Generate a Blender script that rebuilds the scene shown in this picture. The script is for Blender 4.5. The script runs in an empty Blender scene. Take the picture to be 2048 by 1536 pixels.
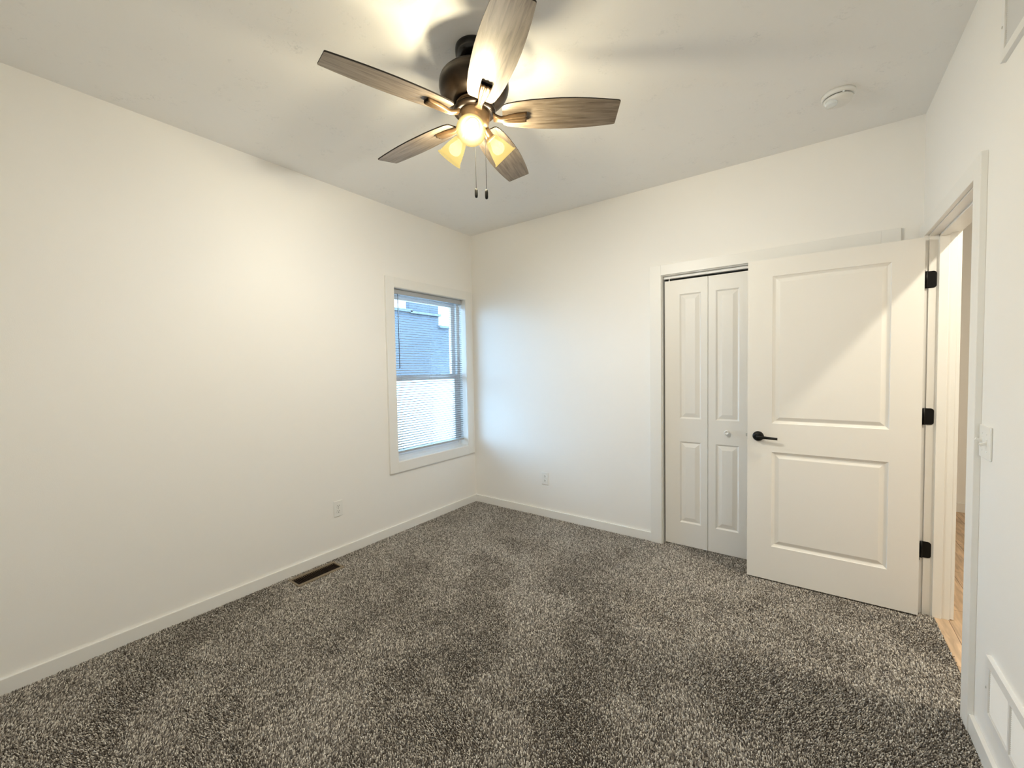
import bpy, bmesh, math, random
import numpy as np
from mathutils import Vector, Matrix

sc = bpy.context.scene
C = sc.collection
PI = math.pi
W, H = 3.346, 2.74            # room: window wall x=0, closet wall y=0, passage-door wall x=W
YF = -3.78                    # wall behind the camera
WT = 0.107                    # interior wall thickness
random.seed(4)

# ------------------------------------------------------------------ camera
F_PX, YAW, PITCH, ROLL = 827.13, 0.629065, -0.038435, -0.0176645
CAM = Vector((2.85243, -3.24369, 1.38016))
fw = Vector((-math.sin(YAW) * math.cos(PITCH), math.cos(YAW) * math.cos(PITCH), math.sin(PITCH)))
rt = Vector((math.cos(YAW), math.sin(YAW), 0))
up = rt.cross(fw)
rt2 = math.cos(ROLL) * rt + math.sin(ROLL) * up
up2 = -math.sin(ROLL) * rt + math.cos(ROLL) * up
cam_d = bpy.data.cameras.new('camera')
cam_d.sensor_width = 36.0
cam_d.lens = F_PX * 36.0 / 2048.0
cam_d.clip_start = 0.02
cam = bpy.data.objects.new('camera', cam_d)
C.objects.link(cam)
m = Matrix((rt2, up2, -fw)).transposed().to_4x4()
m.translation = CAM
cam.matrix_world = m
sc.camera = cam

# ------------------------------------------------------------------ world, lights, exposure
world = bpy.data.worlds.new('world')
sc.world = world
world.use_nodes = True
bg = world.node_tree.nodes['Background']
bg.inputs['Color'].default_value = (0.42, 0.69, 1.0, 1)
bg.inputs['Strength'].default_value = 2.65
sc.view_settings.view_transform = 'Standard'
sc.view_settings.look = 'None'
sc.view_settings.gamma = 1.0
sc.view_settings.use_curve_mapping = False
sc.view_settings.exposure = 2.65
sc.cycles.max_bounces = 12
sc.cycles.diffuse_bounces = 6
sc.cycles.transparent_max_bounces = 16

BULB_W = 10.3                 # watts per fan bulb
BULB_C = (1.0, 0.962, 0.865)
HALL_W = 4.4
HALL_C = (1.0, 0.90, 0.72)

def lamp(name, kind, loc, energy, color, parent=None, **kw):
    d = bpy.data.lights.new(name, kind)
    d.energy = energy
    d.color = color
    for k, v in kw.items():
        setattr(d, k, v)
    o = bpy.data.objects.new(name, d)
    C.objects.link(o)
    o.location = loc
    if parent: o.parent = parent
    return o

hall_lamp = lamp('hall_downlight', 'AREA', (3.995, -0.85, 2.73), HALL_W, HALL_C, shape='DISK', size=0.09)

# ------------------------------------------------------------------ materials
def new_mat(name):
    mt = bpy.data.materials.new(name)
    mt.use_nodes = True
    nt = mt.node_tree
    return mt, nt, nt.nodes['Principled BSDF'], nt.nodes['Material Output']

def N(nt, t, **kw):
    n = nt.nodes.new(t)
    for k, v in kw.items():
        if k in n.inputs: n.inputs[k].default_value = v
        else: setattr(n, k, v)
    return n

def simple(name, col, rough=0.5, metal=0.0, bump=None, spec=None, mottle=None):
    mt, nt, b, out = new_mat(name)
    b.inputs['Base Color'].default_value = (*col, 1)
    b.inputs['Roughness'].default_value = rough
    b.inputs['Metallic'].default_value = metal
    if spec is not None: b.inputs['Specular IOR Level'].default_value = spec
    tc = N(nt, 'ShaderNodeTexCoord')
    if bump:
        n = N(nt, 'ShaderNodeTexNoise', Scale=bump[0], Detail=3.0)
        nt.links.new(tc.outputs['Object'], n.inputs['Vector'])
        bp = N(nt, 'ShaderNodeBump', Strength=bump[1], Distance=bump[2])
        nt.links.new(n.outputs['Fac'], bp.inputs['Height'])
        nt.links.new(bp.outputs['Normal'], b.inputs['Normal'])
    if mottle:
        n2 = N(nt, 'ShaderNodeTexNoise', Scale=mottle[0], Detail=4.0)
        nt.links.new(tc.outputs['Object'], n2.inputs['Vector'])
        r = N(nt, 'ShaderNodeValToRGB')
        r.color_ramp.elements[0].position = 0.35
        r.color_ramp.elements[1].position = 0.65
        r.color_ramp.elements[0].color = (*[c * mottle[1] for c in col], 1)
        r.color_ramp.elements[1].color = (*col, 1)
        nt.links.new(n2.outputs['Fac'], r.inputs['Fac'])
        nt.links.new(r.outputs['Color'], b.inputs['Base Color'])
    return mt

M = {}
M['wall'] = simple('wall_paint', (0.885, 0.875, 0.85), 0.75, bump=(260, 0.12, 0.002))
M['trim'] = simple('trim_paint', (0.84, 0.835, 0.81), 0.38, bump=(40, 0.03, 0.001))
M['door'] = simple('door_paint', (0.82, 0.805, 0.77), 0.42, bump=(120, 0.05, 0.001))
M['vinyl'] = simple('white_vinyl', (0.86, 0.87, 0.88), 0.35, bump=(30, 0.02, 0.001))
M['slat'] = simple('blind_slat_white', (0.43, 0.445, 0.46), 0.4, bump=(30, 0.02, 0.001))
M['plastic'] = simple('white_plastic', (0.84, 0.84, 0.82), 0.35, bump=(50, 0.02, 0.001))
M['enamel'] = simple('white_enamel', (0.85, 0.85, 0.84), 0.4, bump=(50, 0.02, 0.001))
M['black'] = simple('matte_black_metal', (0.003, 0.003, 0.003), 0.42, 0.0, bump=(200, 0.05, 0.001), spec=0.25)
M['slot'] = simple('dark_slot', (0.02, 0.018, 0.015), 0.7, bump=(50, 0.02, 0.001))
M['gap'] = simple('dark_recess', (0.01, 0.01, 0.01), 0.9, bump=(50, 0.02, 0.001))
M['duct'] = simple('duct_grey', (0.62, 0.63, 0.64), 0.7, bump=(50, 0.02, 0.001))
M['bronze'] = simple('oil_rubbed_bronze', (0.022, 0.0135, 0.0075), 0.34, 0.6, bump=(180, 0.06, 0.001), mottle=(25, 0.6))
M['ring'] = simple('antique_bronze', (0.26, 0.17, 0.095), 0.32, 0.8, bump=(180, 0.04, 0.001), mottle=(25, 0.75))
M['blackgloss'] = simple('dark_bronze_gloss', (0.006, 0.005, 0.005), 0.25, 0.2, bump=(100, 0.02, 0.001))
M['edge'] = simple('blade_edge_dark', (0.012, 0.009, 0.007), 0.6, bump=(100, 0.05, 0.001))
M['steel'] = simple('brushed_steel', (0.55, 0.55, 0.53), 0.35, 0.9, bump=(150, 0.05, 0.001))
M['chain'] = simple('chain_metal', (0.005, 0.005, 0.005), 0.8, 0.0, bump=(300, 0.05, 0.001))
M['clear'] = simple('clear_strobe_lens', (0.80, 0.84, 0.86), 0.08, bump=(60, 0.05, 0.001))
M['filter'] = simple('shaded_duct_grey', (0.17, 0.175, 0.185), 0.9, bump=(200, 0.2, 0.002))  # darker duct grey: shade behind the high louvers put into the colour
M['regframe'] = simple('register_tan', (0.24, 0.19, 0.13), 0.5, 0.2, bump=(90, 0.05, 0.001))
M['regslat'] = simple('register_brown', (0.05, 0.028, 0.02), 0.45, 0.3, bump=(90, 0.05, 0.001))
M['siding'] = simple('house_siding', (0.065, 0.07, 0.082), 0.8, mottle=(0.8, 0.85))
M['roof'] = simple('roof_shingle', (0.12, 0.13, 0.15), 0.9, mottle=(6, 0.7))
M['concrete'] = simple('pale_concrete', (0.42, 0.415, 0.40), 0.9, mottle=(1.5, 0.9))
M['leaf'] = simple('hedge_leaf', (0.10, 0.13, 0.08), 0.8, mottle=(9, 0.4))

# ceiling: hand-trowelled drywall, faint trowel marks
mt, nt, b, out = new_mat('ceiling_texture_paint')
b.inputs['Roughness'].default_value = 0.8
tc = N(nt, 'ShaderNodeTexCoord')
n1 = N(nt, 'ShaderNodeTexNoise', Scale=7.0, Detail=6.0, Roughness=0.7)
n2 = N(nt, 'ShaderNodeTexNoise', Scale=55.0, Detail=4.0, Distortion=1.2)
nt.links.new(tc.outputs['Object'], n1.inputs['Vector'])
nt.links.new(tc.outputs['Object'], n2.inputs['Vector'])
r1 = N(nt, 'ShaderNodeValToRGB')
r1.color_ramp.elements[0].position = 0.54
r1.color_ramp.elements[1].position = 0.68
r1.color_ramp.elements[0].color = (0, 0, 0, 1)
nt.links.new(n1.outputs['Fac'], r1.inputs['Fac'])
mul = N(nt, 'ShaderNodeMath', operation='MULTIPLY')
nt.links.new(r1.outputs['Color'], mul.inputs[0])
r2 = N(nt, 'ShaderNodeValToRGB')
r2.color_ramp.elements[0].position = 0.52
r2.color_ramp.elements[1].position = 0.66
nt.links.new(n2.outputs['Fac'], r2.inputs['Fac'])
nt.links.new(r2.outputs['Color'], mul.inputs[1])
mix = N(nt, 'ShaderNodeMixRGB')
mix.inputs['Color1'].default_value = (0.90, 0.895, 0.88, 1)
mix.inputs['Color2'].default_value = (0.77, 0.775, 0.77, 1)
nt.links.new(mul.outputs[0], mix.inputs['Fac'])
nt.links.new(mix.outputs['Color'], b.inputs['Base Color'])
bp = N(nt, 'ShaderNodeBump', Strength=0.25, Distance=0.003)
nt.links.new(mul.outputs[0], bp.inputs['Height'])
nt.links.new(bp.outputs['Normal'], b.inputs['Normal'])
M['ceiling'] = mt

# carpet yarn: multi-tone flecked twist, colour per tuft
mt, nt, b, out = new_mat('carpet_yarn')
b.inputs['Roughness'].default_value = 0.9
b.inputs['Sheen Weight'].default_value = 0.25
b.inputs['Sheen Roughness'].default_value = 0.4
at = N(nt, 'ShaderNodeAttribute', attribute_name='fleck')
r = N(nt, 'ShaderNodeValToRGB')
els = r.color_ramp.elements
els[0].position = 0.0; els[0].color = (0.055, 0.044, 0.035, 1)
els[1].position = 1.0; els[1].color = (0.92, 0.87, 0.80, 1)
e = els.new(0.45); e.color = (0.31, 0.28, 0.245, 1)
e = els.new(0.75); e.color = (0.58, 0.535, 0.475, 1)
nt.links.new(at.outputs['Fac'], r.inputs['Fac'])
nt.links.new(r.outputs['Color'], b.inputs['Base Color'])
M['yarn'] = mt
M['backing'] = simple('carpet_backing', (0.05, 0.04, 0.032), 0.95, bump=(150, 0.2, 0.003))

# weathered blade wood, grain along local x
mt, nt, b, out = new_mat('weathered_blade_wood')
b.inputs['Roughness'].default_value = 0.38
tc = N(nt, 'ShaderNodeTexCoord')
mp = N(nt, 'ShaderNodeMapping')
mp.inputs['Scale'].default_value = (3.0, 38.0, 38.0)
nt.links.new(tc.outputs['Object'], mp.inputs['Vector'])
n = N(nt, 'ShaderNodeTexNoise', Scale=2.2, Detail=7.0, Roughness=0.65, Distortion=0.6)
nt.links.new(mp.outputs['Vector'], n.inputs['Vector'])
r = N(nt, 'ShaderNodeValToRGB')
els = r.color_ramp.elements
els[0].position = 0.28; els[0].color = (0.07, 0.050, 0.034, 1)
els[1].position = 0.75; els[1].color = (0.27, 0.225, 0.175, 1)
e = els.new(0.45); e.color = (0.155, 0.12, 0.088, 1)
nt.links.new(n.outputs['Fac'], r.inputs['Fac'])
nt.links.new(r.outputs['Color'], b.inputs['Base Color'])
bp = N(nt, 'ShaderNodeBump', Strength=0.15, Distance=0.001)
nt.links.new(n.outputs['Fac'], bp.inputs['Height'])
nt.links.new(bp.outputs['Normal'], b.inputs['Normal'])
M['blade'] = mt

# wood-look hall floor
mt, nt, b, out = new_mat('hall_wood_planks')
b.inputs['Roughness'].default_value = 0.45
tc = N(nt, 'ShaderNodeTexCoord')
mp = N(nt, 'ShaderNodeMapping')
mp.inputs['Scale'].default_value = (14.0, 1.4, 1.0)
nt.links.new(tc.outputs['Object'], mp.inputs['Vector'])
n = N(nt, 'ShaderNodeTexNoise', Scale=3.0, Detail=6.0, Distortion=0.8)
nt.links.new(mp.outputs['Vector'], n.inputs['Vector'])
br = N(nt, 'ShaderNodeTexBrick', Scale=1.0)
br.inputs['Brick Width'].default_value = 1.2
br.inputs['Row Height'].default_value = 0.15
br.inputs['Mortar Size'].default_value = 0.0015
br.inputs['Color1'].default_value = (0.70, 0.53, 0.37, 1)
br.inputs['Color2'].default_value = (0.62, 0.46, 0.315, 1)
br.inputs['Mortar'].default_value = (0.2, 0.12, 0.07, 1)
mp2 = N(nt, 'ShaderNodeMapping')
mp2.inputs['Rotation'].default_value = (0, 0, PI / 2)
nt.links.new(tc.outputs['Object'], mp2.inputs['Vector'])
nt.links.new(mp2.outputs['Vector'], br.inputs['Vector'])
r = N(nt, 'ShaderNodeValToRGB')
r.color_ramp.elements[0].position = 0.3; r.color_ramp.elements[0].color = (0.62, 0.58, 0.55, 1)
r.color_ramp.elements[1].position = 0.7; r.color_ramp.elements[1].color = (1.15, 1.12, 1.08, 1)
nt.links.new(n.outputs['Fac'], r.inputs['Fac'])
mx = N(nt, 'ShaderNodeMixRGB', blend_type='MULTIPLY')
mx.inputs['Fac'].default_value = 1.0
nt.links.new(br.outputs['Color'], mx.inputs['Color1'])
nt.links.new(r.outputs['Color'], mx.inputs['Color2'])
nt.links.new(mx.outputs['Color'], b.inputs['Base Color'])
M['planks'] = mt

# lit frosted glass shade and bulb: partly see-through, glowing
def glow(name, trans, tcol, ecol, estr, dcol):
    mt = bpy.data.materials.new(name)
    mt.use_nodes = True
    nt = mt.node_tree
    nt.nodes.clear()
    out = N(nt, 'ShaderNodeOutputMaterial')
    t = N(nt, 'ShaderNodeBsdfTransparent'); t.inputs['Color'].default_value = (*tcol, 1)
    e = N(nt, 'ShaderNodeEmission'); e.inputs['Color'].default_value = (*ecol, 1); e.inputs['Strength'].default_value = estr
    d = N(nt, 'ShaderNodeBsdfDiffuse'); d.inputs['Color'].default_value = (*dcol, 1)
    tc = N(nt, 'ShaderNodeTexCoord')
    nz = N(nt, 'ShaderNodeTexNoise', Scale=40.0, Detail=2.0)
    nt.links.new(tc.outputs['Object'], nz.inputs['Vector'])
    bp = N(nt, 'ShaderNodeBump', Strength=0.05, Distance=0.001)
    nt.links.new(nz.outputs['Fac'], bp.inputs['Height'])
    nt.links.new(bp.outputs['Normal'], d.inputs['Normal'])
    a = N(nt, 'ShaderNodeAddShader')
    nt.links.new(e.outputs[0], a.inputs[0]); nt.links.new(d.outputs[0], a.inputs[1])
    mxs = N(nt, 'ShaderNodeMixShader'); mxs.inputs['Fac'].default_value = trans
    nt.links.new(a.outputs[0], mxs.inputs[1]); nt.links.new(t.outputs[0], mxs.inputs[2])
    nt.links.new(mxs.outputs[0], out.inputs['Surface'])
    return mt
M['shade'] = glow('lit_frosted_glass', 0.42, (1.0, 0.95, 0.82), (1.0, 0.76, 0.26), 0.150, (0.004, 0.0036, 0.0025))
M['bulb'] = glow('lit_bulb', 0.80, (1, 1, 1), (1.0, 0.90, 0.62), 0.9, (0.01, 0.01, 0.01))

# window glass: thin clear pane
mt = bpy.data.materials.new('window_glass')
mt.use_nodes = True
nt = mt.node_tree
nt.nodes.clear()
out = N(nt, 'ShaderNodeOutputMaterial')
t = N(nt, 'ShaderNodeBsdfTransparent'); t.inputs['Color'].default_value = (0.93, 0.96, 0.97, 1)
g = N(nt, 'ShaderNodeBsdfGlossy', Roughness=0.02)
ms = N(nt, 'ShaderNodeMixShader', Fac=0.05)
nt.links.new(t.outputs[0], ms.inputs[1]); nt.links.new(g.outputs[0], ms.inputs[2])
nt.links.new(ms.outputs[0], out.inputs['Surface'])
M['glass'] = mt

# ------------------------------------------------------------------ mesh helpers
def box(bm, x0, x1, y0, y1, z0, z1, mi=0):
    vs = [bm.verts.new((x, y, z)) for x in (x0, x1) for y in (y0, y1) for z in (z0, z1)]
    for f in ((0, 1, 3, 2), (4, 6, 7, 5), (0, 4, 5, 1), (2, 3, 7, 6), (0, 2, 6, 4), (1, 5, 7, 3)):
        fc = bm.faces.new([vs[i] for i in f]); fc.material_index = mi
    return vs

def lathe(bm, prof, n=48, mi=0, mat=None, cap0=True, cap1=True):
    rings = []
    for (r, z) in prof:
        ring = [bm.verts.new((r * math.cos(2 * PI * i / n), r * math.sin(2 * PI * i / n), z)) for i in range(n)]
        rings.append(ring)
    for a, b_ in zip(rings, rings[1:]):
        for i in range(n):
            j = (i + 1) % n
            f = bm.faces.new((a[i], a[j], b_[j], b_[i])); f.material_index = mi; f.smooth = True
    if cap0: bm.faces.new(rings[0][::-1]).material_index = mi
    if cap1: bm.faces.new(rings[-1]).material_index = mi
    vs = [v for rg in rings for v in rg]
    if mat is not None: bmesh.ops.transform(bm, matrix=mat, verts=vs)
    return vs

def tube(bm, pts, rad, n=10, mi=0):
    pts = [Vector(p) for p in pts]
    rads = rad if isinstance(rad, (list, tuple)) else [rad] * len(pts)
    rings = []
    ref = Vector((0.31, 0.22, 0.92))
    for i, p in enumerate(pts):
        d = (pts[min(i + 1, len(pts) - 1)] - pts[max(i - 1, 0)]).normalized()
        u = d.cross(ref).normalized(); v = d.cross(u)
        rings.append([bm.verts.new(p + rads[i] * (math.cos(2 * PI * k / n) * u + math.sin(2 * PI * k / n) * v)) for k in range(n)])
    for a, b_ in zip(rings, rings[1:]):
        for k in range(n):
            j = (k + 1) % n
            f = bm.faces.new((a[k], b_[k], b_[j], a[j])); f.smooth = True; f.material_index = mi
    bm.faces.new(rings[0]).material_index = mi
    bm.faces.new(rings[-1][::-1]).material_index = mi

def bev(bm, w=0.002, seg=2, ang=0.5):
    bmesh.ops.recalc_face_normals(bm, faces=bm.faces)
    es = [e for e in bm.edges if len(e.link_faces) == 2 and e.calc_face_angle(0) > ang]
    if es: bmesh.ops.bevel(bm, geom=es, offset=w, segments=seg, affect='EDGES', profile=0.5)

def obj(name, bm, mats, parent=None, loc=None, rot=None, recalc=True):
    if recalc: bmesh.ops.recalc_face_normals(bm, faces=bm.faces)
    me = bpy.data.meshes.new(name)
    bm.to_mesh(me); bm.free()
    for mm in (mats if isinstance(mats, (list, tuple)) else [mats]):
        me.materials.append(mm)
    o = bpy.data.objects.new(name, me)
    C.objects.link(o)
    if parent is not None: o.parent = parent
    if loc is not None: o.location = loc
    if rot is not None: o.rotation_euler = rot
    return o

def tag(o, label=None, cat=None, group=None, kind=None):
    if label: o['label'] = label
    if cat: o['category'] = cat
    if group: o['group'] = group
    if kind: o['kind'] = kind
    return o

def thing(name, loc, label, cat, group=None, kind=None, rotz=0):
    o = bpy.data.objects.new(name, None)
    o.empty_display_size = 0.1
    C.objects.link(o)
    o.location = loc
    o.rotation_euler = (0, 0, rotz)
    return tag(o, label, cat, group, kind)

def boxes(name, lst, mat, label, cat, parent=None, bw=0.0):
    bm = bmesh.new()
    for b_ in lst: box(bm, *b_)
    if bw: bev(bm, bw)
    o = obj(name, bm, mat, parent)
    if parent is None: tag(o, label, cat, kind='structure')
    elif label: o['label'] = label
    return o

# ------------------------------------------------------------------ shell
ZF = -0.008                   # carpet backing; pile tips reach z=0
RX0, RX1, RY0, RY1 = 0.072, 0.168, -1.943, -1.646    # register hole
FX1 = W + 0.047               # carpet ends inside the doorway
fl = [(-0.16, RX0, YF - 0.1, 0.75, -0.12, ZF), (RX1, W, YF - 0.1, 0.75, -0.12, ZF),
      (RX0, RX1, YF - 0.1, RY0, -0.12, ZF), (RX0, RX1, RY1, 0.75, -0.12, ZF),
      (W, FX1, -0.965, -0.14, -0.12, ZF)]
boxes('floor', fl, M['backing'], 'floor of the room under the grey-brown carpet', 'floor')
boxes('ceiling', [(-0.16, W + WT, YF - 0.1, 0.75, H, H + 0.1)], M['ceiling'], 'white ceiling with faint trowel marks around the fan', 'ceiling')

WY0, WY1, WZ0, WZ1 = -1.003, -0.111, 0.592, 2.084     # window hole
boxes('wall_left', [(-0.16, 0, YF, WY0, -0.12, H), (-0.16, 0, WY1, 0.0, -0.12, H),
                    (-0.16, 0, WY0, WY1, -0.12, WZ0), (-0.16, 0, WY0, WY1, WZ1, H)],
      M['wall'], 'cream painted wall holding the window with the blind', 'wall')
CX0, CX1, CZ1 = 1.900, 3.183, 2.077                   # closet hole
boxes('wall_back', [(-0.16, CX0, 0, 0.12, -0.12, H), (CX1, W + WT, 0, 0.12, -0.12, H), (CX0, CX1, 0, 0.12, CZ1, H)],
      M['wall'], 'off-white painted wall with the closet opening', 'wall')
HX0, HX1, HY0, HY1 = W + WT, 4.52, -3.0, 2.16
DY0, DY1, DZ1 = -0.979, -0.127, 2.058                 # passage-door hole
boxes('wall_right', [(W, W + WT, YF, DY0, -0.12, H), (W, W + WT, DY1, 0.0, -0.12, H), (W, W + WT, DY0, DY1, DZ1, H)],
      M['wall'], 'pale wall on the right with the light switch and doorway', 'wall')
boxes('wall_front', [(-0.16, W + WT, YF - 0.1, YF, -0.12, H)], M['wall'], 'painted wall behind the viewer', 'wall')
boxes('wall_closet', [(1.5, HX0 - 0.06, 0.72, 0.80, -0.12, H), (1.42, 1.5, 0.12, 0.80, -0.12, H)], M['wall'],
      'inside walls of the closet behind the folding door', 'wall')
# hall beyond the doorway
boxes('floor_hall', [(FX1, HX0, -0.965, -0.14, -0.12, -0.004), (HX0, HX1, HY0, HY1, -0.12, -0.004)], M['planks'],
      'wood plank floor of the hall through the doorway', 'floor')
boxes('ceiling_hall', [(HX0, HX1 + 0.1, HY0, HY1 + 0.1, H, H + 0.1)], M['ceiling'], 'white ceiling of the hall outside the doorway', 'ceiling')
boxes('wall_hall_right', [(HX1, HX1 + 0.1, HY0, HY1 + 0.1, -0.12, H)], M['wall'], 'hall wall opposite the doorway', 'wall')
boxes('wall_hall_end', [(HX0, HX1, HY1, HY1 + 0.1, -0.12, H)], M['wall'], 'far end wall of the hall seen through the door gap', 'wall')
boxes('wall_hall_front', [(HX0, HX1, HY0 - 0.1, HY0, -0.12, H)], M['wall'], 'near end wall of the hall', 'wall')
boxes('wall_hall_left', [(HX0 - 0.06, HX0, 0.12, HY1, -0.12, H)], M['wall'], 'hall wall beyond the closet', 'wall')

BH, BT = 0.066, 0.014
boxes('baseboard_left', [(0, BT, YF, -BT, ZF, BH)], M['trim'], 'white baseboard under the window wall', 'baseboard', bw=0.002)
boxes('baseboard_back', [(0, 1.831, -BT, 0, ZF, BH)], M['trim'], 'white baseboard left of the closet', 'baseboard', bw=0.002)
boxes('baseboard_right', [(W - BT, W, YF, -1.052, ZF, BH)], M['trim'], 'white baseboard under the low wall grille', 'baseboard', bw=0.002)
boxes('baseboard_hall', [(HX0, HX1, HY1 - BT, HY1, -0.004, 0.08)], M['trim'], 'white baseboard at the end of the hall', 'baseboard', bw=0.002)

# ------------------------------------------------------------------ window
win = thing('window_1', (0, -0.557, 0.51), 'white double hung window in a flat white casing near the corner', 'window', kind='structure')
def wbox(name, lst, mat, bw=0.0015, parent=win, label=None):
    bm = bmesh.new()
    for b_ in lst:
        x0, x1, y0, y1, z0, z1 = b_
        box(bm, x0, x1, y0 + 0.557, y1 + 0.557, z0 - 0.51, z1 - 0.51)
    if bw: bev(bm, bw)
    o = obj(name, bm, mat, parent)
    return o
CT = 0.018
wbox('side_casing', [(0, CT, -1.084, -0.999, 0.512, 2.158)], M['trim'])
wbox('side_casing', [(0, CT, -0.115, -0.030, 0.512, 2.158)], M['trim'])
wbox('head_casing', [(0, CT, -0.999, -0.115, 2.078, 2.158)], M['trim'])
wbox('sill_casing', [(0, CT, -0.999, -0.115, 0.512, 0.598)], M['trim'])
wbox('jamb_liner', [(-0.085, 0.012, WY0, -0.9945, WZ0, WZ1), (-0.085, 0.012, -0.1195, WY1, WZ0, WZ1),
                    (-0.085, 0.012, -0.9945, -0.1195, WZ0, 0.602), (-0.085, 0.012, -0.9945, -0.1195, 2.074, WZ1)], M['trim'], 0.001)
FW = 0.040
wbox('window_frame', [(-0.155, -0.085, WY0, WY0 + FW, WZ0, WZ1), (-0.155, -0.085, WY1 - FW, WY1, WZ0, WZ1),
                      (-0.155, -0.085, WY0 + FW, WY1 - FW, WZ0, WZ0 + FW), (-0.155, -0.085, WY0 + FW, WY1 - FW, WZ1 - FW, WZ1)], M['vinyl'])
def sash(name, x0, x1, z0, z1):
    y0, y1 = WY0 + FW, WY1 - FW
    s = 0.042
    o = wbox(name, [(x0, x1, y0, y0 + s, z0, z1), (x0, x1, y1 - s, y1, z0, z1), (x0, x1, y0 + s, y1 - s, z0, z0 + s), (x0, x1, y0 + s, y1 - s, z1 - s, z1)], M['vinyl'])
    xm = (x0 + x1) / 2
    wbox('glass_pane', [(xm - 0.003, xm + 0.003, y0 + s, y1 - s, z0 + s, z1 - s)], M['glass'], 0, o)
sash('upper_sash', -0.146, -0.120, 1.288, WZ1 - FW)
sash('lower_sash', -0.116, -0.090, WZ0 + FW, 1.325)

# ------------------------------------------------------------------ mini blind
bl = thing('window_blind', (-0.045, -0.557, 2.074), 'white mini blind with half-tilted slats hanging in the window', 'blind')
def bbox(name, lst, mat, bw=0.001, parent=bl):
    bm = bmesh.new()
    for (x0, x1, y0, y1, z0, z1) in lst: box(bm, x0, x1, y0, y1, z0, z1)
    if bw: bev(bm, bw)
    return obj(name, bm, mat, parent)
BY0, BY1 = -0.432, 0.430
bbox('head_rail', [(-0.013, 0.013, BY0, BY1, -0.043, -0.002)], M['slat'], 0.002)
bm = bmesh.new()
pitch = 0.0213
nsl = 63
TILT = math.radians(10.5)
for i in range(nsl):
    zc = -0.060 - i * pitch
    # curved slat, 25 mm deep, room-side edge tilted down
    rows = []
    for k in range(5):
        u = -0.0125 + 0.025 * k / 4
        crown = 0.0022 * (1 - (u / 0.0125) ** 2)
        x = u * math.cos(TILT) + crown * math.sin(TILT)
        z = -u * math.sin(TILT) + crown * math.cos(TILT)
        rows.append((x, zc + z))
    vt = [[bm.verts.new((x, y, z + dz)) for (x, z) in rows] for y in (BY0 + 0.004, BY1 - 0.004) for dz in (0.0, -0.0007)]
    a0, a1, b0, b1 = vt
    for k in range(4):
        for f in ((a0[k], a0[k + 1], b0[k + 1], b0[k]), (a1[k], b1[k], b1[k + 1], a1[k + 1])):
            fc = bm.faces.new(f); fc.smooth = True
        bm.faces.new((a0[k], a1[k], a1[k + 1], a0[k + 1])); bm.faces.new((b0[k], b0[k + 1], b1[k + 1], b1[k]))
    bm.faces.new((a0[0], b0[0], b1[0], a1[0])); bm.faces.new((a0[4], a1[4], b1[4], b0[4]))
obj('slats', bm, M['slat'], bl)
zb = -0.060 - nsl * pitch
bbox('bottom_rail', [(-0.012, 0.012, BY0 + 0.002, BY1 - 0.002, zb - 0.012, zb + 0.006)], M['slat'], 0.002)
for yy in (-0.35, 0.0, 0.35):
    for xx in (-0.0125, 0.0125):
        bm = bmesh.new()
        tube(bm, [(xx, yy, -0.043), (xx, yy, zb)], 0.0006, 5)
        obj('ladder_cord', bm, M['slat'], bl)
bm = bmesh.new()
tube(bm, [(0.018, -0.375, -0.04), (0.021, -0.372, -0.07), (0.021, -0.370, -0.68)], 0.0038, 6)
obj('tilt_wand', bm, simple('smoky_clear_acrylic', (0.22, 0.27, 0.33), 0.15, bump=(60, 0.02, 0.001)), bl)

# ------------------------------------------------------------------ panelled slab builder (front faces -y, x along width, z up)
def slab(bm, w, h, t, panels, prof):
    xs = sorted({0, w} | {p[0] for p in panels} | {p[1] for p in panels})
    zs = sorted({0, h} | {p[2] for p in panels} | {p[3] for p in panels})
    for side in (-1, 1):
        yb = side * t / 2
        for i in range(len(xs) - 1):
            for j in range(len(zs) - 1):
                x0, x1, z0, z1 = xs[i], xs[i + 1], zs[j], zs[j + 1]
                if any(abs(x0 - p[0]) < 1e-6 and abs(x1 - p[1]) < 1e-6 and abs(z0 - p[2]) < 1e-6 and abs(z1 - p[3]) < 1e-6 for p in panels):
                    last = None
                    for (ins, dep) in prof:
                        y = yb - side * dep
                        ring = [bm.verts.new((x, y, z)) for x, z in ((x0 + ins, z0 + ins), (x1 - ins, z0 + ins), (x1 - ins, z1 - ins), (x0 + ins, z1 - ins))]
                        if last:
                            for k in range(4):
                                bm.faces.new((last[k], last[(k + 1) % 4], ring[(k + 1) % 4], ring[k]))
                        last = ring
                    bm.faces.new(last)
                else:
                    bm.faces.new([bm.verts.new((x, yb, z)) for x, z in ((x0, z0), (x1, z0), (x1, z1), (x0, z1))])
    for i in range(len(xs) - 1):
        for z in (0, h):
            bm.faces.new([bm.verts.new(c) for c in ((xs[i], -t / 2, z), (xs[i + 1], -t / 2, z), (xs[i + 1], t / 2, z), (xs[i], t / 2, z))])
    for j in range(len(zs) - 1):
        for x in (0, w):
            bm.faces.new([bm.verts.new(c) for c in ((x, -t / 2, zs[j]), (x, -t / 2, zs[j + 1]), (x, t / 2, zs[j + 1]), (x, t / 2, zs[j]))])
    bmesh.ops.remove_doubles(bm, verts=bm.verts, dist=1e-5)

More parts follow.
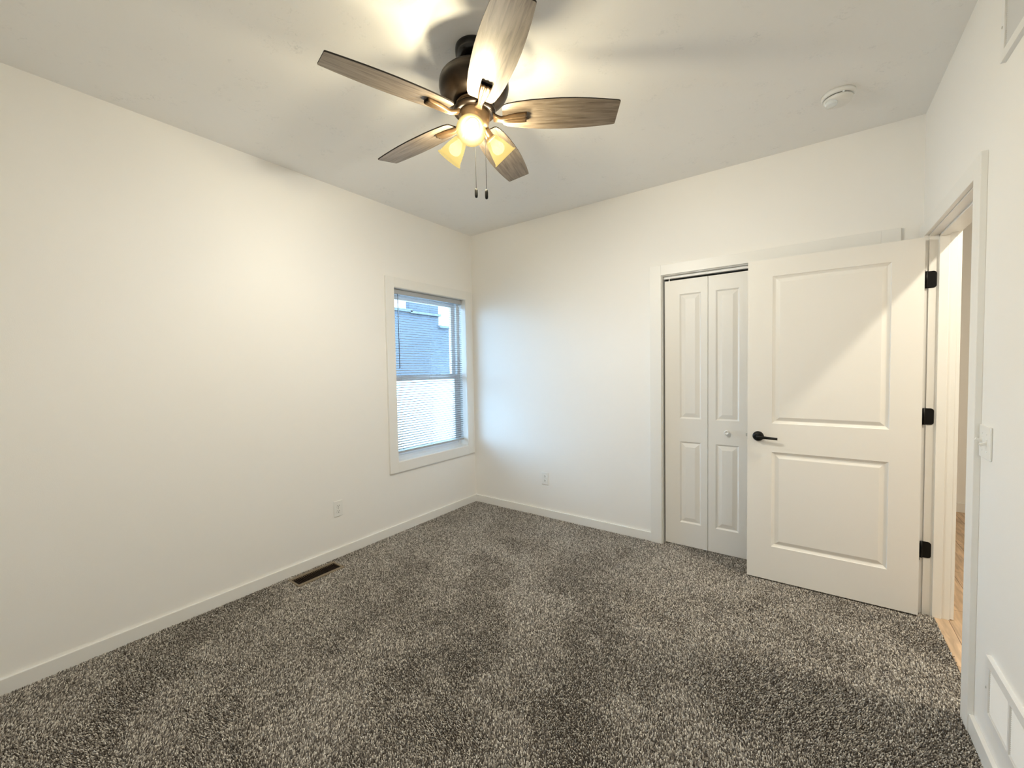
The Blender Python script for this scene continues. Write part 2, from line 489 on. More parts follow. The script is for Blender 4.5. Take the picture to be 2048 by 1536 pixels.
# ------------------------------------------------------------------ closet: casing, jamb, bifold door
tr = thing('trim_1', (2.54, 0, ZF), 'flat white casing around the closet opening', 'door casing', kind='structure')
def tbox(name, lst, parent, org, mat=M['trim'], bw=0.0015):
    bm = bmesh.new()
    for (x0, x1, y0, y1, z0, z1) in lst:
        box(bm, x0 - org[0], x1 - org[0], y0 - org[1], y1 - org[1], z0 - org[2], z1 - org[2])
    if bw: bev(bm, bw)
    return obj(name, bm, mat, parent)
o1 = (2.54, 0, ZF)
tbox('side_casing', [(1.831, 1.916, -CT, 0, ZF, 2.138)], tr, o1)
tbox('side_casing', [(3.167, 3.252, -CT, 0, ZF, 2.138)], tr, o1)
tbox('head_casing', [(1.916, 3.167, -CT, 0, 2.061, 2.138)], tr, o1)
tbox('closet_jamb', [(CX0, 1.921, -0.003, 0.12, ZF, CZ1), (3.162, CX1, -0.003, 0.12, ZF, CZ1), (1.921, 3.162, -0.003, 0.12, 2.056, CZ1)], tr, o1, bw=0.001)
tbox('bifold_track', [(1.923, 3.160, 0.030, 0.062, 2.036, 2.056)], tr, o1, M['enamel'], 0.002)

cd = thing('door_2', (2.54, 0.047, ZF), 'white bifold closet door with narrow raised panels and a round knob', 'closet door', kind='structure')
LW = 0.303
LH = 2.015
prof_b = [(0, 0), (0.010, 0.008), (0.013, 0.008), (0.040, 0.0005), (0.041, 0.0)]
for i in range(4):
    x0 = 1.931 + i * (LW + 0.003)
    bm = bmesh.new()
    pa = (0.108, 0.258) if i % 2 == 0 else (0.050, 0.200)
    slab(bm, LW, LH, 0.034, [(pa[0], pa[1], 0.177, 0.798), (pa[0], pa[1], 0.972, 1.908)], prof_b)
    leaf = obj('door_leaf', bm, M['door'], cd, (x0 - 2.54, 0, 0.012 - 0.0))
    if i in (1, 2):
        bm = bmesh.new()
        mt_ = Matrix.Translation((0.125 if i == 1 else 0.178, -0.017, 0.891)) @ Matrix.Rotation(PI / 2, 4, 'X')
        lathe(bm, [(0.008, 0.0), (0.008, 0.012), (0.0165, 0.018), (0.0175, 0.024), (0.0155, 0.029), (0.009, 0.0305), (0.0085, 0.028), (0.002, 0.0275)], 28, mat=mt_)
        obj('door_knob', bm, M['enamel'], leaf)
    if i == 0:
        bm = bmesh.new()
        tube(bm, [(0.03, 0, LH - 0.001), (0.03, 0, LH + 0.020)], 0.004, 8)
        obj('pivot_pin', bm, M['enamel'], leaf)

# ------------------------------------------------------------------ passage doorway: casing, jamb, open door
t2 = thing('trim_2', (W, -0.553, ZF), 'flat white casing and jamb around the open doorway', 'door casing', kind='structure')
o2 = (W, -0.553, ZF)
JY1, JY0, JZ = -0.145, -0.961, 2.040
tbox('side_casing', [(W - CT, W, -1.052, -0.967, ZF, 2.118)], t2, o2)
tbox('side_casing', [(W - CT, W, -0.139, -0.024, ZF, 2.118)], t2, o2)
tbox('head_casing', [(W - CT, W, -0.967, -0.139, 2.046, 2.118)], t2, o2)
tbox('hall_casing', [(HX0, HX0 + 0.016, -1.052, -0.967, 0, 2.118), (HX0, HX0 + 0.016, -0.141, -0.054, 0, 2.118), (HX0, HX0 + 0.016, -0.967, -0.141, 2.044, 2.118)], t2, o2)
tbox('hinge_jamb', [(W, HX0, JY1, DY1, ZF, DZ1)], t2, o2, bw=0.001)
tbox('strike_jamb', [(W, HX0, DY0, JY0, ZF, DZ1)], t2, o2, bw=0.001)
tbox('head_jamb', [(W, HX0, JY0, JY1, JZ, DZ1)], t2, o2, bw=0.001)
tbox('door_stop', [(W + 0.038, W + 0.074, JY1 - 0.011, JY1, -0.004, JZ), (W + 0.038, W + 0.074, JY0, JY0 + 0.011, -0.004, JZ),
                   (W + 0.038, W + 0.074, JY0, JY1, JZ - 0.011, JZ)], t2, o2, bw=0.001)

DW, DH, DT = 0.808, 2.018, 0.035
ang = math.atan2(-0.200 + 0.210, 3.324 - 2.515)
fx, fy = 2.515, -0.210                                 # visible-face free corner
dd = thing('door_1', (fx, fy, 0.007), 'white two-panel passage door standing open in front of the closet', 'door', kind='structure', rotz=ang)
bm = bmesh.new()
prof_d = [(0, 0), (0.003, 0.004), (0.015, 0.0110), (0.019, 0.0110), (0.038, 0.0028), (0.041, 0.0025)]
slab(bm, DW, DH, DT, [(0.133, 0.680, 0.217, 0.819), (0.133, 0.680, 0.999, 1.911)], prof_d)
bmesh.ops.translate(bm, verts=bm.verts, vec=(0, DT / 2, 0))
slabo = obj('door_slab', bm, M['door'], dd)
def lever(side):
    bm = bmesh.new()
    y0 = 0 if side < 0 else DT
    s = side
    mt_ = Matrix.Translation((0.060, y0, 0.914)) @ Matrix.Rotation(PI / 2 if s < 0 else -PI / 2, 4, 'X')
    lathe(bm, [(0.031, 0.0), (0.0315, 0.004), (0.0305, 0.009), (0.027, 0.015), (0.020, 0.019), (0.012, 0.021)], 36, mat=mt_)
    lathe(bm, [(0.012, 0.009), (0.011, 0.03), (0.011, 0.048)], 20, mat=mt_)
    hy = y0 + s * 0.044
    pts = [(0.052, hy, 0.914), (0.075, hy, 0.9135), (0.11, hy + s * 0.002, 0.9115), (0.165, hy + s * 0.001, 0.909)]
    tube(bm, pts, [0.0095, 0.0095, 0.0085, 0.0075], 14)
    return obj('door_handle', bm, M['black'], slabo)
lever(-1); lever(1)
bm = bmesh.new()
box(bm, -0.0015, 0.002, DT / 2 - 0.0125, DT / 2 + 0.0125, 0.886, 0.942)
box(bm, -0.010, 0.0, DT / 2 - 0.006, DT / 2 + 0.006, 0.905, 0.925)
bev(bm, 0.001)
obj('latch', bm, M['steel'], slabo)
for zc in (1.797, 1.068, 0.342):
    bm = bmesh.new()
    # leaf with rounded outer corners, on the jamb face (world y = JY1) and knuckle behind the door
    n = 8
    x0, x1, hh, rr = W + 0.0, W + 0.031, 0.0445, 0.014
    out_ = [(x0 - 0.010, -hh)]
    for k in range(n + 1):
        a = -PI / 2 + k * PI / 2 / n
        out_.append((x1 - rr + rr * math.cos(a), -hh + rr + rr * math.sin(a)))
    for k in range(n + 1):
        a = k * PI / 2 / n
        out_.append((x1 - rr + rr * math.cos(a), hh - rr + rr * math.sin(a)))
    out_.append((x0 - 0.010, hh))
    f0 = [bm.verts.new((x, JY1 - 0.002, z + zc + 0.013)) for x, z in out_]
    f1 = [bm.verts.new((x, JY1 + 0.001, z + zc + 0.013)) for x, z in out_]
    bm.faces.new(f0); bm.faces.new(f1[::-1])
    for k in range(len(out_)):
        bm.faces.new((f0[k], f1[k], f1[(k + 1) % len(out_)], f0[(k + 1) % len(out_)]))
    tube(bm, [(W - 0.009, JY1 - 0.006, zc + 0.013 - hh), (W - 0.009, JY1 - 0.006, zc + 0.013 + hh)], 0.006, 12)
    # leaf let into the hinge edge of the door
    box(bm, W - 0.0225, W - 0.0205, JY1 - 0.052, JY1 - 0.006, zc + 0.013 - hh, zc + 0.013 + hh)
    mi = Matrix.Translation((fx, fy, 0.007)) @ Matrix.Rotation(ang, 4, 'Z')
    bmesh.ops.transform(bm, matrix=mi.inverted(), verts=bm.verts)
    obj('hinge', bm, M['black'], dd)

# ------------------------------------------------------------------ electrical
def plate_bm(w, h, t=0.006):
    bm = bmesh.new()
    box(bm, -w / 2, w / 2, -t, 0, -h / 2, h / 2)
    bev(bm, 0.0025, 2)
    return bm
def outlet(loc, rotz, label):
    t = thing('wall_outlet', loc, label, 'outlet', 'duplex wall outlets', rotz=rotz)
    obj('cover_plate', plate_bm(0.070, 0.115), M['plastic'], t)
    for s in (1, -1):
        bm = bmesh.new()
        lathe(bm, [(0.0168, 0.005), (0.0168, 0.0075), (0.016, 0.008)], 28, mat=Matrix.Translation((0, 0, s * 0.0195)) @ Matrix.Rotation(PI / 2, 4, 'X'))
        rc = obj('receptacle', bm, M['plastic'], t)
        bm = bmesh.new()
        zz = s * 0.0195
        box(bm, -0.0075, -0.0050, -0.0083, -0.006, zz - 0.001, zz + 0.008)
        box(bm, 0.0050, 0.0075, -0.0083, -0.006, zz - 0.000, zz + 0.007)
        lathe(bm, [(0.0028, 0.006), (0.0028, 0.0083)], 14, mat=Matrix.Translation((0, 0, zz - 0.0075)) @ Matrix.Rotation(PI / 2, 4, 'X'))
        obj('slots', bm, M['slot'], rc)
    bm = bmesh.new()
    lathe(bm, [(0.003, 0.005), (0.003, 0.0068), (0.001, 0.0072)], 12, mat=Matrix.Rotation(PI / 2, 4, 'X'))
    obj('screw', bm, M['steel'], t)
    return t
outlet((0, -1.554, 0.359), PI / 2, 'white wall outlet left of and below the window')
outlet((0.855, 0, 0.353), 0, 'white wall outlet between the corner and the closet')

sw = thing('light_switch', (W, -1.112, 1.092), 'white two-gang toggle switch plate beside the doorway', 'light switch', rotz=-PI / 2)
obj('cover_plate', plate_bm(0.115, 0.115), M['plastic'], sw)
for s, upd in ((-1, 1), (1, -1)):
    bm = bmesh.new()
    box(bm, s * 0.023 - 0.0055, s * 0.023 + 0.0055, -0.0072, -0.004, -0.0125, 0.0125)
    bev(bm, 0.0008)
    sk = obj('toggle_collar', bm, M['plastic'], sw)
    bm = bmesh.new()
    vs = box(bm, -0.0042, 0.0042, -0.019, 0, -0.0045, 0.0045)
    bev(bm, 0.0012)
    bmesh.ops.transform(bm, matrix=Matrix.Translation((s * 0.023, -0.006, 0)) @ Matrix.Rotation(-upd * 0.45, 4, 'X'), verts=bm.verts)
    obj('toggle', bm, M['plastic'], sk)
    for zz in (-0.030, 0.030):
        bm = bmesh.new()
        lathe(bm, [(0.003, 0.005), (0.003, 0.0068), (0.001, 0.0072)], 12, mat=Matrix.Translation((s * 0.023, 0, zz)) @ Matrix.Rotation(PI / 2, 4, 'X'))
        obj('screw', bm, M['plastic'], sw)

# ------------------------------------------------------------------ wall grilles
def grille(loc, label, low=True):
    # local x runs away from the doorway after the -90 degree turn; face looks along -y
    t = thing('wall_grille', loc, label, 'air grille', 'white wall grilles', rotz=-PI / 2)
    GW, GH, fl_ = 0.590, 0.214, 0.030
    bm = bmesh.new()
    d = 0.013
    box(bm, 0, GW, -d, -d + 0.004, GH - fl_, GH)
    box(bm, 0, GW, -d, -d + 0.004, 0, fl_)
    box(bm, 0, fl_, -d, -d + 0.004, fl_, GH - fl_)
    box(bm, GW - fl_, GW, -d, -d + 0.004, fl_, GH - fl_)
    # flange returns to the wall
    box(bm, 0, GW, -d + 0.004, 0, GH - 0.004, GH)
    box(bm, 0, GW, -d + 0.004, 0, 0, 0.004)
    box(bm, 0, 0.004, -d + 0.004, 0, 0.004, GH - 0.004)
    box(bm, GW - 0.004, GW, -d + 0.004, 0, 0.004, GH - 0.004)
    for q_ in ((fl_ - 0.0015, GW - fl_ + 0.0015, GH - fl_ - 0.0015, GH - fl_), (fl_ - 0.0015, GW - fl_ + 0.0015, fl_, fl_ + 0.0015), (fl_, fl_ + 0.0015, fl_, GH - fl_), (GW - fl_ - 0.0015, GW - fl_, fl_, GH - fl_)):
        box(bm, q_[0], q_[1], -d + 0.001, -0.0004, q_[2], q_[3])
    obj('flange', bm, M['enamel'], t)
    n = 3
    cw = (GW - 2 * fl_) / n
    for k in range(1, n):
        bm = bmesh.new()
        box(bm, fl_ + k * cw - 0.006, fl_ + k * cw + 0.006, -d, -0.001, fl_, GH - fl_)
        obj('divider', bm, M['enamel'], t)
    bm = bmesh.new()
    nl = 24
    ph = (GH - 2 * fl_) / nl
    for k in range(nl):
        zc = fl_ + (k + 0.5) * ph
        # louver: outer edge low
        p = [(-0.0095, zc - ph * 0.60), (-0.0083, zc - ph * 0.60), (-0.0035, zc + ph * 0.62), (-0.0047, zc + ph * 0.62)]
        if not low: p = [(y, zc - (z - zc) * 0.5) for y, z in p]
        a = [bm.verts.new((fl_, y, z)) for y, z in p]; b_ = [bm.verts.new((GW - fl_, y, z)) for y, z in p]
        bm.faces.new(a); bm.faces.new(b_[::-1])
        for q in range(4): bm.faces.new((a[q], b_[q], b_[(q + 1) % 4], a[(q + 1) % 4]))
    obj('louvers', bm, M['enamel'], t)
    bm = bmesh.new()
    box(bm, fl_ - 0.002, GW - fl_ + 0.002, -0.0007, -0.0002, fl_ - 0.002, GH - fl_ + 0.002)
    obj('duct_opening', bm, M['duct'] if low else M['filter'], t)
    for xx in (0.012, GW - 0.012):
        bm = bmesh.new()
        lathe(bm, [(0.004, d - 0.001), (0.004, d + 0.0012), (0.0015, d + 0.0018)], 14, mat=Matrix.Translation((xx, 0, GH / 2)) @ Matrix.Rotation(PI / 2, 4, 'X'))
        obj('screw', bm, M['steel'], t)
    return t
grille((W, -1.211, 0.172), 'white wall grille low on the right wall just above the baseboard')
grille((W, -1.197, 2.332), 'white wall grille high on the right wall near the ceiling', False)

# ------------------------------------------------------------------ smoke detector
sd = thing('smoke_alarm', (2.945, -0.515, H), 'round white smoke alarm with clear strobe lens on the ceiling', 'smoke alarm')
bm = bmesh.new()
lathe(bm, [(0.070, 0.0), (0.071, -0.008), (0.069, -0.018), (0.063, -0.021)], 48)
obj('base', bm, M['plastic'], sd)
bm = bmesh.new()
lathe(bm, [(0.058, -0.0205), (0.058, -0.025)], 40)
obj('vent_slot', bm, M['slot'], sd)
bm = bmesh.new()
lathe(bm, [(0.061, -0.025), (0.060, -0.034), (0.052, -0.044), (0.036, -0.049), (0.006, -0.050)], 48)
for k in range(10):
    if k in (0, 3, 5, 8):
        a = 2 * PI * k / 10
        x, y = 0.0595 * math.cos(a), 0.0595 * math.sin(a)
        box(bm, x - 0.004, x + 0.004, y - 0.004, y + 0.004, -0.026, -0.019)
obj('cover', bm, M['plastic'], sd)
bm = bmesh.new()
az = math.radians(-140)
mt_ = Matrix.Translation((0.036 * math.cos(az), 0.036 * math.sin(az), -0.037)) @ Matrix.Rotation(az, 4, 'Z') @ Matrix.Diagonal((0.95, 1.1, 1, 1))
lathe(bm, [(0.025, 0.0), (0.0255, -0.016), (0.0235, -0.0235), (0.0225, -0.0235), (0.017, -0.0265), (0.004, -0.028)], 32, mat=mt_)
obj('strobe_lens', bm, M['clear'], sd)

# ------------------------------------------------------------------ floor register
rg = thing('floor_register', (0.120, -1.7945, 0), 'brown slotted floor register set in carpet by the window wall', 'floor vent')
bm = bmesh.new()
fx0, fx1, fy0, fy1 = 0.046, 0.194, -1.955, -1.632
for b_ in ((fx0, RX0, fy0, fy1), (RX1, fx1, fy0, fy1), (RX0, RX1, fy0, RY0), (RX0, RX1, RY1, fy1)):
    box(bm, b_[0] - 0.120, b_[1] - 0.120, b_[2] + 1.7945, b_[3] + 1.7945, -0.006, 0.0015)
obj('frame', bm, M['regframe'], rg)
bm = bmesh.new()
for k in range(25):
    y = RY0 + (k + 0.5) * (RY1 - RY0) / 25 + 1.7945
    a = [bm.verts.new((RX0 - 0.120, y + dy, z)) for dy, z in ((-0.0022, 0.0), (-0.0004, 0.0), (0.0036, -0.014), (0.0018, -0.014))]
    b_ = [bm.verts.new((RX1 - 0.120, v.co.y, v.co.z)) for v in a]
    bm.faces.new(a); bm.faces.new(b_[::-1])
    for q in range(4): bm.faces.new((a[q], b_[q], b_[(q + 1) % 4], a[(q + 1) % 4]))
obj('slats', bm, M['regslat'], rg)
bm = bmesh.new()
x0, x1, y0, y1 = RX0 - 0.120, RX1 - 0.120, RY0 + 1.7945, RY1 + 1.7945
for c in ((x0, x1, y0, y1, -0.118, -0.114), (x0, x0 + 0.001, y0, y1, -0.114, -0.006), (x1 - 0.001, x1, y0, y1, -0.114, -0.006),
          (x0, x1, y0, y0 + 0.001, -0.114, -0.006), (x0, x1, y1 - 0.001, y1, -0.114, -0.006)):
    box(bm, *c)
obj('duct_boot', bm, M['regframe'], rg)

# ------------------------------------------------------------------ ceiling fan
FC = Vector((1.673, -1.86, H))
fan = thing('ceiling_fan', FC, 'five-blade bronze ceiling fan with three lit glass shades', 'ceiling fan')
def fobj(name, prof, mat, n=64, **k):
    bm = bmesh.new()
    lathe(bm, [(r, z - H) for r, z in prof], n, **k)
    return obj(name, bm, mat, fan)
fobj('canopy', [(0.076, 2.739), (0.077, 2.730), (0.076, 2.712), (0.070, 2.700), (0.055, 2.690), (0.030, 2.686)], M['blackgloss'])
fobj('downrod', [(0.016, 2.690), (0.016, 2.668), (0.030, 2.664), (0.030, 2.650)], M['blackgloss'], 32)
fobj('motor_housing', [(0.034, 2.652), (0.090, 2.640), (0.128, 2.622), (0.142, 2.608), (0.146, 2.598), (0.1455, 2.593), (0.148, 2.588), (0.1485, 2.574), (0.146, 2.560), (0.139, 2.545),
                       (0.126, 2.530), (0.108, 2.519), (0.086, 2.512), (0.076, 2.511)], M['bronze'], 72)
fobj('trim_ring', [(0.074, 2.512), (0.078, 2.509), (0.078, 2.503), (0.074, 2.501), (0.080, 2.498), (0.081, 2.492), (0.077, 2.489)], M['ring'])
fobj('hub', [(0.076, 2.490), (0.086, 2.488), (0.090, 2.482), (0.088, 2.472), (0.070, 2.468)], M['bronze'])
fobj('switch_housing', [(0.066, 2.470), (0.067, 2.466), (0.0665, 2.455), (0.064, 2.440), (0.060, 2.425), (0.054, 2.413), (0.036, 2.404), (0.010, 2.401)], M['ring'])

PIT = 0.2224
ZB = 2.456 - H
def blade(adeg, first=None):
    if first is None:
        # outline in the blade plane: radius along x, chord along y
        half = [(0.119, 0.043), (0.124, 0.050), (0.140, 0.0575), (0.18, 0.0655), (0.235, 0.0725), (0.30, 0.0765), (0.36, 0.0785), (0.42, 0.0775), (0.48, 0.0740), (0.54, 0.0685), (0.600, 0.0610), (0.606, 0.0590), (0.6085, 0.0560)]
        yc = -0.004
        pts = [(x, y + yc) for x, y in half] + [(x, -y + yc) for x, y in reversed(half)]
        bm = bmesh.new()
        t_ = 0.0055
        lo = [bm.verts.new((x, y, 0)) for x, y in pts]
        hi = [bm.verts.new((x, y, t_)) for x, y in pts]
        bm.faces.new(lo[::-1]).material_index = 0
        bm.faces.new(hi).material_index = 0
        for k in range(len(pts)):
            j = (k + 1) % len(pts)
            bm.faces.new((lo[k], lo[j], hi[j], hi[k])).material_index = 1
        o = obj('blade', bm, [M['blade'], M['edge']], fan)
        # blade arm: curved neck from the hub swelling into a three-rib open-ended bracket under the blade
        bm = bmesh.new()
        secs = [(0.080, -0.004, 0.017, 0.014), (0.095, -0.011, 0.013, 0.012), (0.112, -0.016, 0.010, 0.011), (0.128, -0.0165, 0.0105, 0.011), (0.145, -0.015, 0.0145, 0.012),
                (0.165, -0.0135, 0.0185, 0.0125), (0.195, -0.0122, 0.0215, 0.012), (0.214, -0.0100, 0.0225, 0.0112), (0.222, -0.0085, 0.0225, 0.0095)]
        n = 17
        rings = []
        for (x, zc, hw, hh) in secs:
            rg_ = []
            flute = min(1.0, max(0.0, (x - 0.112) / 0.03))
            for k in range(n):
                u = -1 + 2 * k / (n - 1)
                # fluted underside: three ribs
                rib = 0.0042 * flute * (0.5 + 0.5 * math.cos(u * 3 * PI * 0.98 + PI))
                rg_.append((x, u * hw, zc - hh * math.sqrt(max(0.0, 1 - 0.55 * u * u)) * 0.75 + rib))
            rg_ += [(x, hw * 0.98, zc + hh * 0.8), (x, -hw * 0.98, zc + hh * 0.8)]
            rings.append([bm.verts.new(c) for c in rg_])
        for a, b_ in zip(rings, rings[1:]):
            for k in range(len(a)):
                j = (k + 1) % len(a)
                f = bm.faces.new((a[k], b_[k], b_[j], a[j])); f.smooth = True
        bm.faces.new(rings[0])
        # recessed dark mouth at the outer end
        cap = []
        for v in rings[-1]:
            cap.append(bm.verts.new((v.co.x - 0.016, v.co.y * 0.88, v.co.z * 0.88 - 0.001)))
        for k in range(len(cap)):
            j = (k + 1) % len(cap)
            f = bm.faces.new((rings[-1][k], cap[k], cap[j], rings[-1][j])); f.material_index = 1
        bm.faces.new(cap[::-1]).material_index = 1
        obj('blade_arm', bm, [M['ring'], M['edge']], o)
    else:
        o = first.copy(); C.objects.link(o); o.parent = fan
        for ch in first.children:
            c = ch.copy(); C.objects.link(c); c.parent = o
    o.location = (0, 0, ZB)
    o.rotation_mode = 'XYZ'
    # pitched about its own length: counter-clockwise edge lower
    o.rotation_euler = (Matrix.Rotation(math.radians(adeg), 4, 'Z') @ Matrix.Rotation(-PIT, 4, 'X')).to_euler('XYZ')
    return o
b0 = blade(-36.8)
for k in range(1, 5):
    blade(-36.8 + 72 * k, b0)

# three glass shades on a light kit
SH_L = 0.098
THETA = math.radians(47)
RC, ZC = 0.146, 2.318
for adeg, bw_ in ((-55.6, 1.10), (64.4, 1.05), (184.4, 0.85)):
    a = math.radians(adeg)
    out_d = Vector((math.cos(a), math.sin(a), 0))
    axis = (math.sin(THETA) * out_d + Vector((0, 0, -math.cos(THETA)))).normalized()
    rim = out_d * RC + Vector((0, 0, ZC - H))
    neck = rim - axis * SH_L
    q = axis.to_track_quat('Z', 'Y').to_matrix().to_4x4()
    T = Matrix.Translation(neck) @ q
    # socket arm
    bm = bmesh.new()
    tube(bm, [Vector((0, 0, 2.425 - H)) + out_d * 0.030, Vector((0, 0, 2.422 - H)) + out_d * 0.048, neck - axis * 0.012, neck + axis * 0.006], [0.014, 0.015, 0.019, 0.022], 18)
    sa = obj('lamp_holder', bm, M['ring'], fan)
    bm = bmesh.new()
    prof = [(0.0245, 0.0), (0.0275, 0.004), (0.033, 0.018), (0.040, 0.040), (0.0465, 0.065), (0.0505, 0.083), (0.0525, 0.087), (0.0515, 0.090), (0.0575, 0.094), (0.0585, SH_L)]
    inner = [(r - 0.0025, z) for r, z in reversed(prof)]
    lathe(bm, prof + inner, 56, mat=T, cap0=False, cap1=False)
    sh = obj('lamp_shade', bm, M['shade'], fan)
    bm = bmesh.new()
    lathe(bm, [(0.012, 0.0), (0.013, 0.012), (0.020, 0.028), (0.0265, 0.042), (0.0275, 0.052), (0.0245, 0.063), (0.016, 0.071), (0.004, 0.0745)], 28, mat=T)
    obj('bulb', bm, M['bulb'], sh)
    lamp('bulb_light', 'POINT', neck + axis * 0.050, BULB_W * bw_, BULB_C, fan, shadow_soft_size=0.025)

# pull chains
vd = Vector((fw.x, fw.y, 0)).normalized()
def chain(lat, off, zbot):
    p = rt * lat + vd * off
    bm = bmesh.new()
    z = 2.440 - H
    tube(bm, [(p.x * 0.85, p.y * 0.85, z), (p.x, p.y, z - 0.004), (p.x, p.y, z - 0.02), (p.x, p.y, zbot + 0.040 - H)], 0.0011, 6)
    zz = z - 0.02
    while zz > zbot + 0.040 - H:
        bmesh.ops.create_icosphere(bm, subdivisions=1, radius=0.0015, matrix=Matrix.Translation((p.x, p.y, zz)))
        zz -= 0.0042
    ch = obj('pull_chain', bm, M['chain'], fan)
    bm = bmesh.new()
    lathe(bm, [(0.002, 0.042), (0.0055, 0.039), (0.0066, 0.030), (0.0068, 0.010), (0.0055, 0.002), (0.002, 0.0)], 18, mat=Matrix.Translation((p.x, p.y, zbot - H)))
    obj('chain_pull', bm, M['black'], ch)
chain(-0.004, 0.056, 2.139)
chain(0.0445, -0.004, 2.108)

# ------------------------------------------------------------------ outside the window
bm = bmesh.new()
pr = [(-0.16, -0.6), (-3.0, -0.55), (-12.0, 0.95), (-60.0, 1.1)]
lo = [[bm.verts.new((x, y, z - dz)) for x, z in pr] for y in (-40, 60) for dz in (0, 0.3)]
for k in range(3):
    bm.faces.new((lo[0][k], lo[0][k + 1], lo[2][k + 1], lo[2][k]))
    bm.faces.new((lo[1][k], lo[3][k], lo[3][k + 1], lo[1][k + 1]))
    for a_, b_ in ((0, 1), (2, 3)): bm.faces.new((lo[a_][k], lo[b_][k], lo[b_][k + 1], lo[a_][k + 1]))
for k in (0, 3): bm.faces.new((lo[0][k], lo[1][k], lo[3][k], lo[2][k]))
tag(obj('ground', bm, M['concrete']), 'bright pale ground rising outside the window', 'ground', kind='structure')
boxes('porch_sky_blocker', [(-2.3, -0.16, -4.0, 3.0, 2.66, 2.80)], M['siding'], 'unseen porch roof added to hold back sky light at the window', 'porch roof')  # unseen roof slab, added to cut the sky light on the slats
hs = thing('neighbor_house', (-12.0, 10.5, 0.93), 'grey house outside seen through the blind slats', 'house')
def hblock(y0, y1, zt, d):
    bm = bmesh.new()
    box(bm, -d, 0, y0 - 10.5, y1 - 10.5, -0.1, zt - 0.93)
    obj('siding_wall', bm, M['siding'], hs)
    bm = bmesh.new()
    zt -= 0.93
    box(bm, -d - 0.1, 0.15, y0 - 10.5 - 0.05, y1 - 10.5 + 0.05, zt, zt + 0.12)
    obj('flat_roof', bm, M['roof'], hs)
hblock(1.0, 9.35, 4.0, 6.0)
hblock(9.35, 11.15, 3.95, 7.0)
hblock(11.15, 11.85, 3.4, 6.0)
bm = bmesh.new()
box(bm, -0.25, 0, 9.35 - 10.5, 11.15 - 10.5, 3.0, 5.6)
obj('parapet', bm, M['siding'], hs)

# ------------------------------------------------------------------ carpet pile (uncountable tufts: one object)
rng = np.random.default_rng(11)
sp = 0.0053
gx = np.arange(0.003, FX1 - 0.002, sp)
gy = np.arange(YF + 0.003, 0.10, sp)
X, Y = np.meshgrid(gx, gy)
X = X.ravel() + rng.uniform(-0.45, 0.45, X.size) * sp
Y = Y.ravel() + rng.uniform(-0.45, 0.45, Y.size) * sp
keep = ~((X > fx0 - 0.003) & (X < fx1 + 0.003) & (Y > fy0 - 0.003) & (Y < fy1 + 0.003))
keep &= (X > BT + 0.002) | (Y > 0)
keep &= ~((Y > -BT - 0.002) & ((X < 1.925) | (X > 3.158)))
keep &= ~((X > W - BT - 0.002) & ((Y < -0.957) | (Y > -0.149)))
X, Y = X[keep], Y[keep]
n = X.size
def vnoise(x, y, seed):
    g = np.random.default_rng(seed).uniform(-1, 1, (64, 64))
    xi = np.floor(x).astype(int); yi = np.floor(y).astype(int)
    fx_ = x - xi; fy_ = y - yi
    fx_ = fx_ * fx_ * (3 - 2 * fx_); fy_ = fy_ * fy_ * (3 - 2 * fy_)
    g00 = g[xi % 64, yi % 64]; g10 = g[(xi + 1) % 64, yi % 64]; g01 = g[xi % 64, (yi + 1) % 64]; g11 = g[(xi + 1) % 64, (yi + 1) % 64]
    return (g00 * (1 - fx_) + g10 * fx_) * (1 - fy_) + (g01 * (1 - fx_) + g11 * fx_) * fy_
# vacuum passes: broad strokes fanning across the room, edges warped
def stroke(ang_, width, warp, seed):
    u = X * math.cos(ang_) + Y * math.sin(ang_)
    w_ = vnoise(X * 1.3 + 7, Y * 1.3 + 3, seed) * warp
    v = np.sin((u + w_) * PI / width)
    return np.tanh(v * 2.5)
s1, s2 = stroke(0.45, 0.36, 0.22, 1), stroke(1.25, 0.50, 0.28, 2)
nap = 0.55 * s1 + 0.45 * s2 + 0.7 * np.tanh(3 * vnoise(X * 4.5, Y * 6, 3)) + 0.5 * vnoise(X * 15, Y * 15, 4)
lean_dir = 2.2 + 0.8 * vnoise(X * 2.2, Y * 2.2, 5) + rng.normal(0, 0.6, n)
lean = 0.0057 * np.tanh(1.1 * nap) + rng.normal(0, 0.0016, n)
hgt = 0.0080 + rng.normal(0, 0.0009, n) + 0.0009 * vnoise(X * 16, Y * 16, 6)
crease = np.exp(-(s1 / 0.22) ** 2) * (vnoise(X * 3.1, Y * 3.1, 8) > 0.1) + np.exp(-(s2 / 0.18) ** 2) * (vnoise(X * 2.7, Y * 2.7, 9) > 0.2)
hgt = hgt - 0.0022 * np.clip(crease, 0, 1)
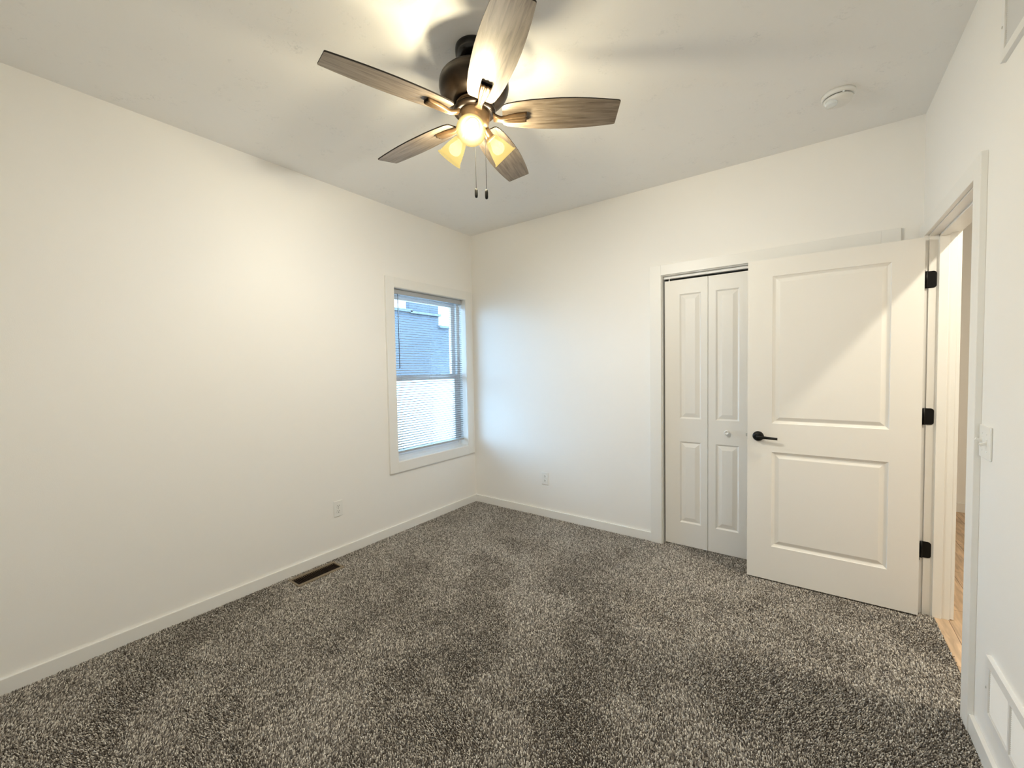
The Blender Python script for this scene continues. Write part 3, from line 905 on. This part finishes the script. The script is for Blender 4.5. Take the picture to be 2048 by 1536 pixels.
rb = 0.0026 * rng.uniform(0.8, 1.2, n)
rtp = rb * rng.uniform(0.72, 0.98, n)
ph = rng.uniform(0, 2 * PI, n)
dx, dy = lean * np.cos(lean_dir), lean * np.sin(lean_dir)
V = np.zeros((n, 7, 3), np.float32)
for k in range(3):
    a = ph + 2 * PI * k / 3
    V[:, k, 0] = X + rb * np.cos(a); V[:, k, 1] = Y + rb * np.sin(a); V[:, k, 2] = ZF - 0.001
    a2 = a + 0.5
    V[:, 3 + k, 0] = X + dx * 0.85 + rtp * np.cos(a2); V[:, 3 + k, 1] = Y + dy * 0.85 + rtp * np.sin(a2); V[:, 3 + k, 2] = ZF + hgt * 0.86
V[:, 6, 0] = X + dx; V[:, 6, 1] = Y + dy; V[:, 6, 2] = ZF + hgt
fq = np.array([[0, 1, 4, 3], [1, 2, 5, 4], [2, 0, 3, 5]])
ft = np.array([[3, 4, 6], [4, 5, 6], [5, 3, 6]])
base = (np.arange(n) * 7)[:, None]
loops = np.concatenate([(base + fq.ravel()[None, :]), (base + ft.ravel()[None, :])], axis=1).ravel().astype(np.int32)
lens_ = np.tile(np.array([4, 4, 4, 3, 3, 3], np.int32), n)
starts = np.concatenate([[0], np.cumsum(lens_)[:-1]]).astype(np.int32)
me = bpy.data.meshes.new('carpet_pile')
me.vertices.add(n * 7); me.vertices.foreach_set('co', V.ravel())
me.loops.add(loops.size); me.loops.foreach_set('vertex_index', loops)
me.polygons.add(lens_.size); me.polygons.foreach_set('loop_start', starts)
try: me.polygons.foreach_set('loop_total', lens_)
except Exception: pass
me.polygons.foreach_set('use_smooth', np.ones(lens_.size, bool))
me.update(calc_edges=True)
at_ = me.attributes.new('fleck', 'FLOAT', 'POINT')
fk = np.clip(rng.beta(0.85, 1.05, n), 0, 1)
at_.data.foreach_set('value', np.repeat(fk, 7).astype(np.float32))
me.materials.append(M['yarn'])
cp = bpy.data.objects.new('carpet_pile', me)
C.objects.link(cp)
tag(cp, 'grey-brown flecked cut-pile carpet covering the whole floor', 'carpet', kind='stuff')
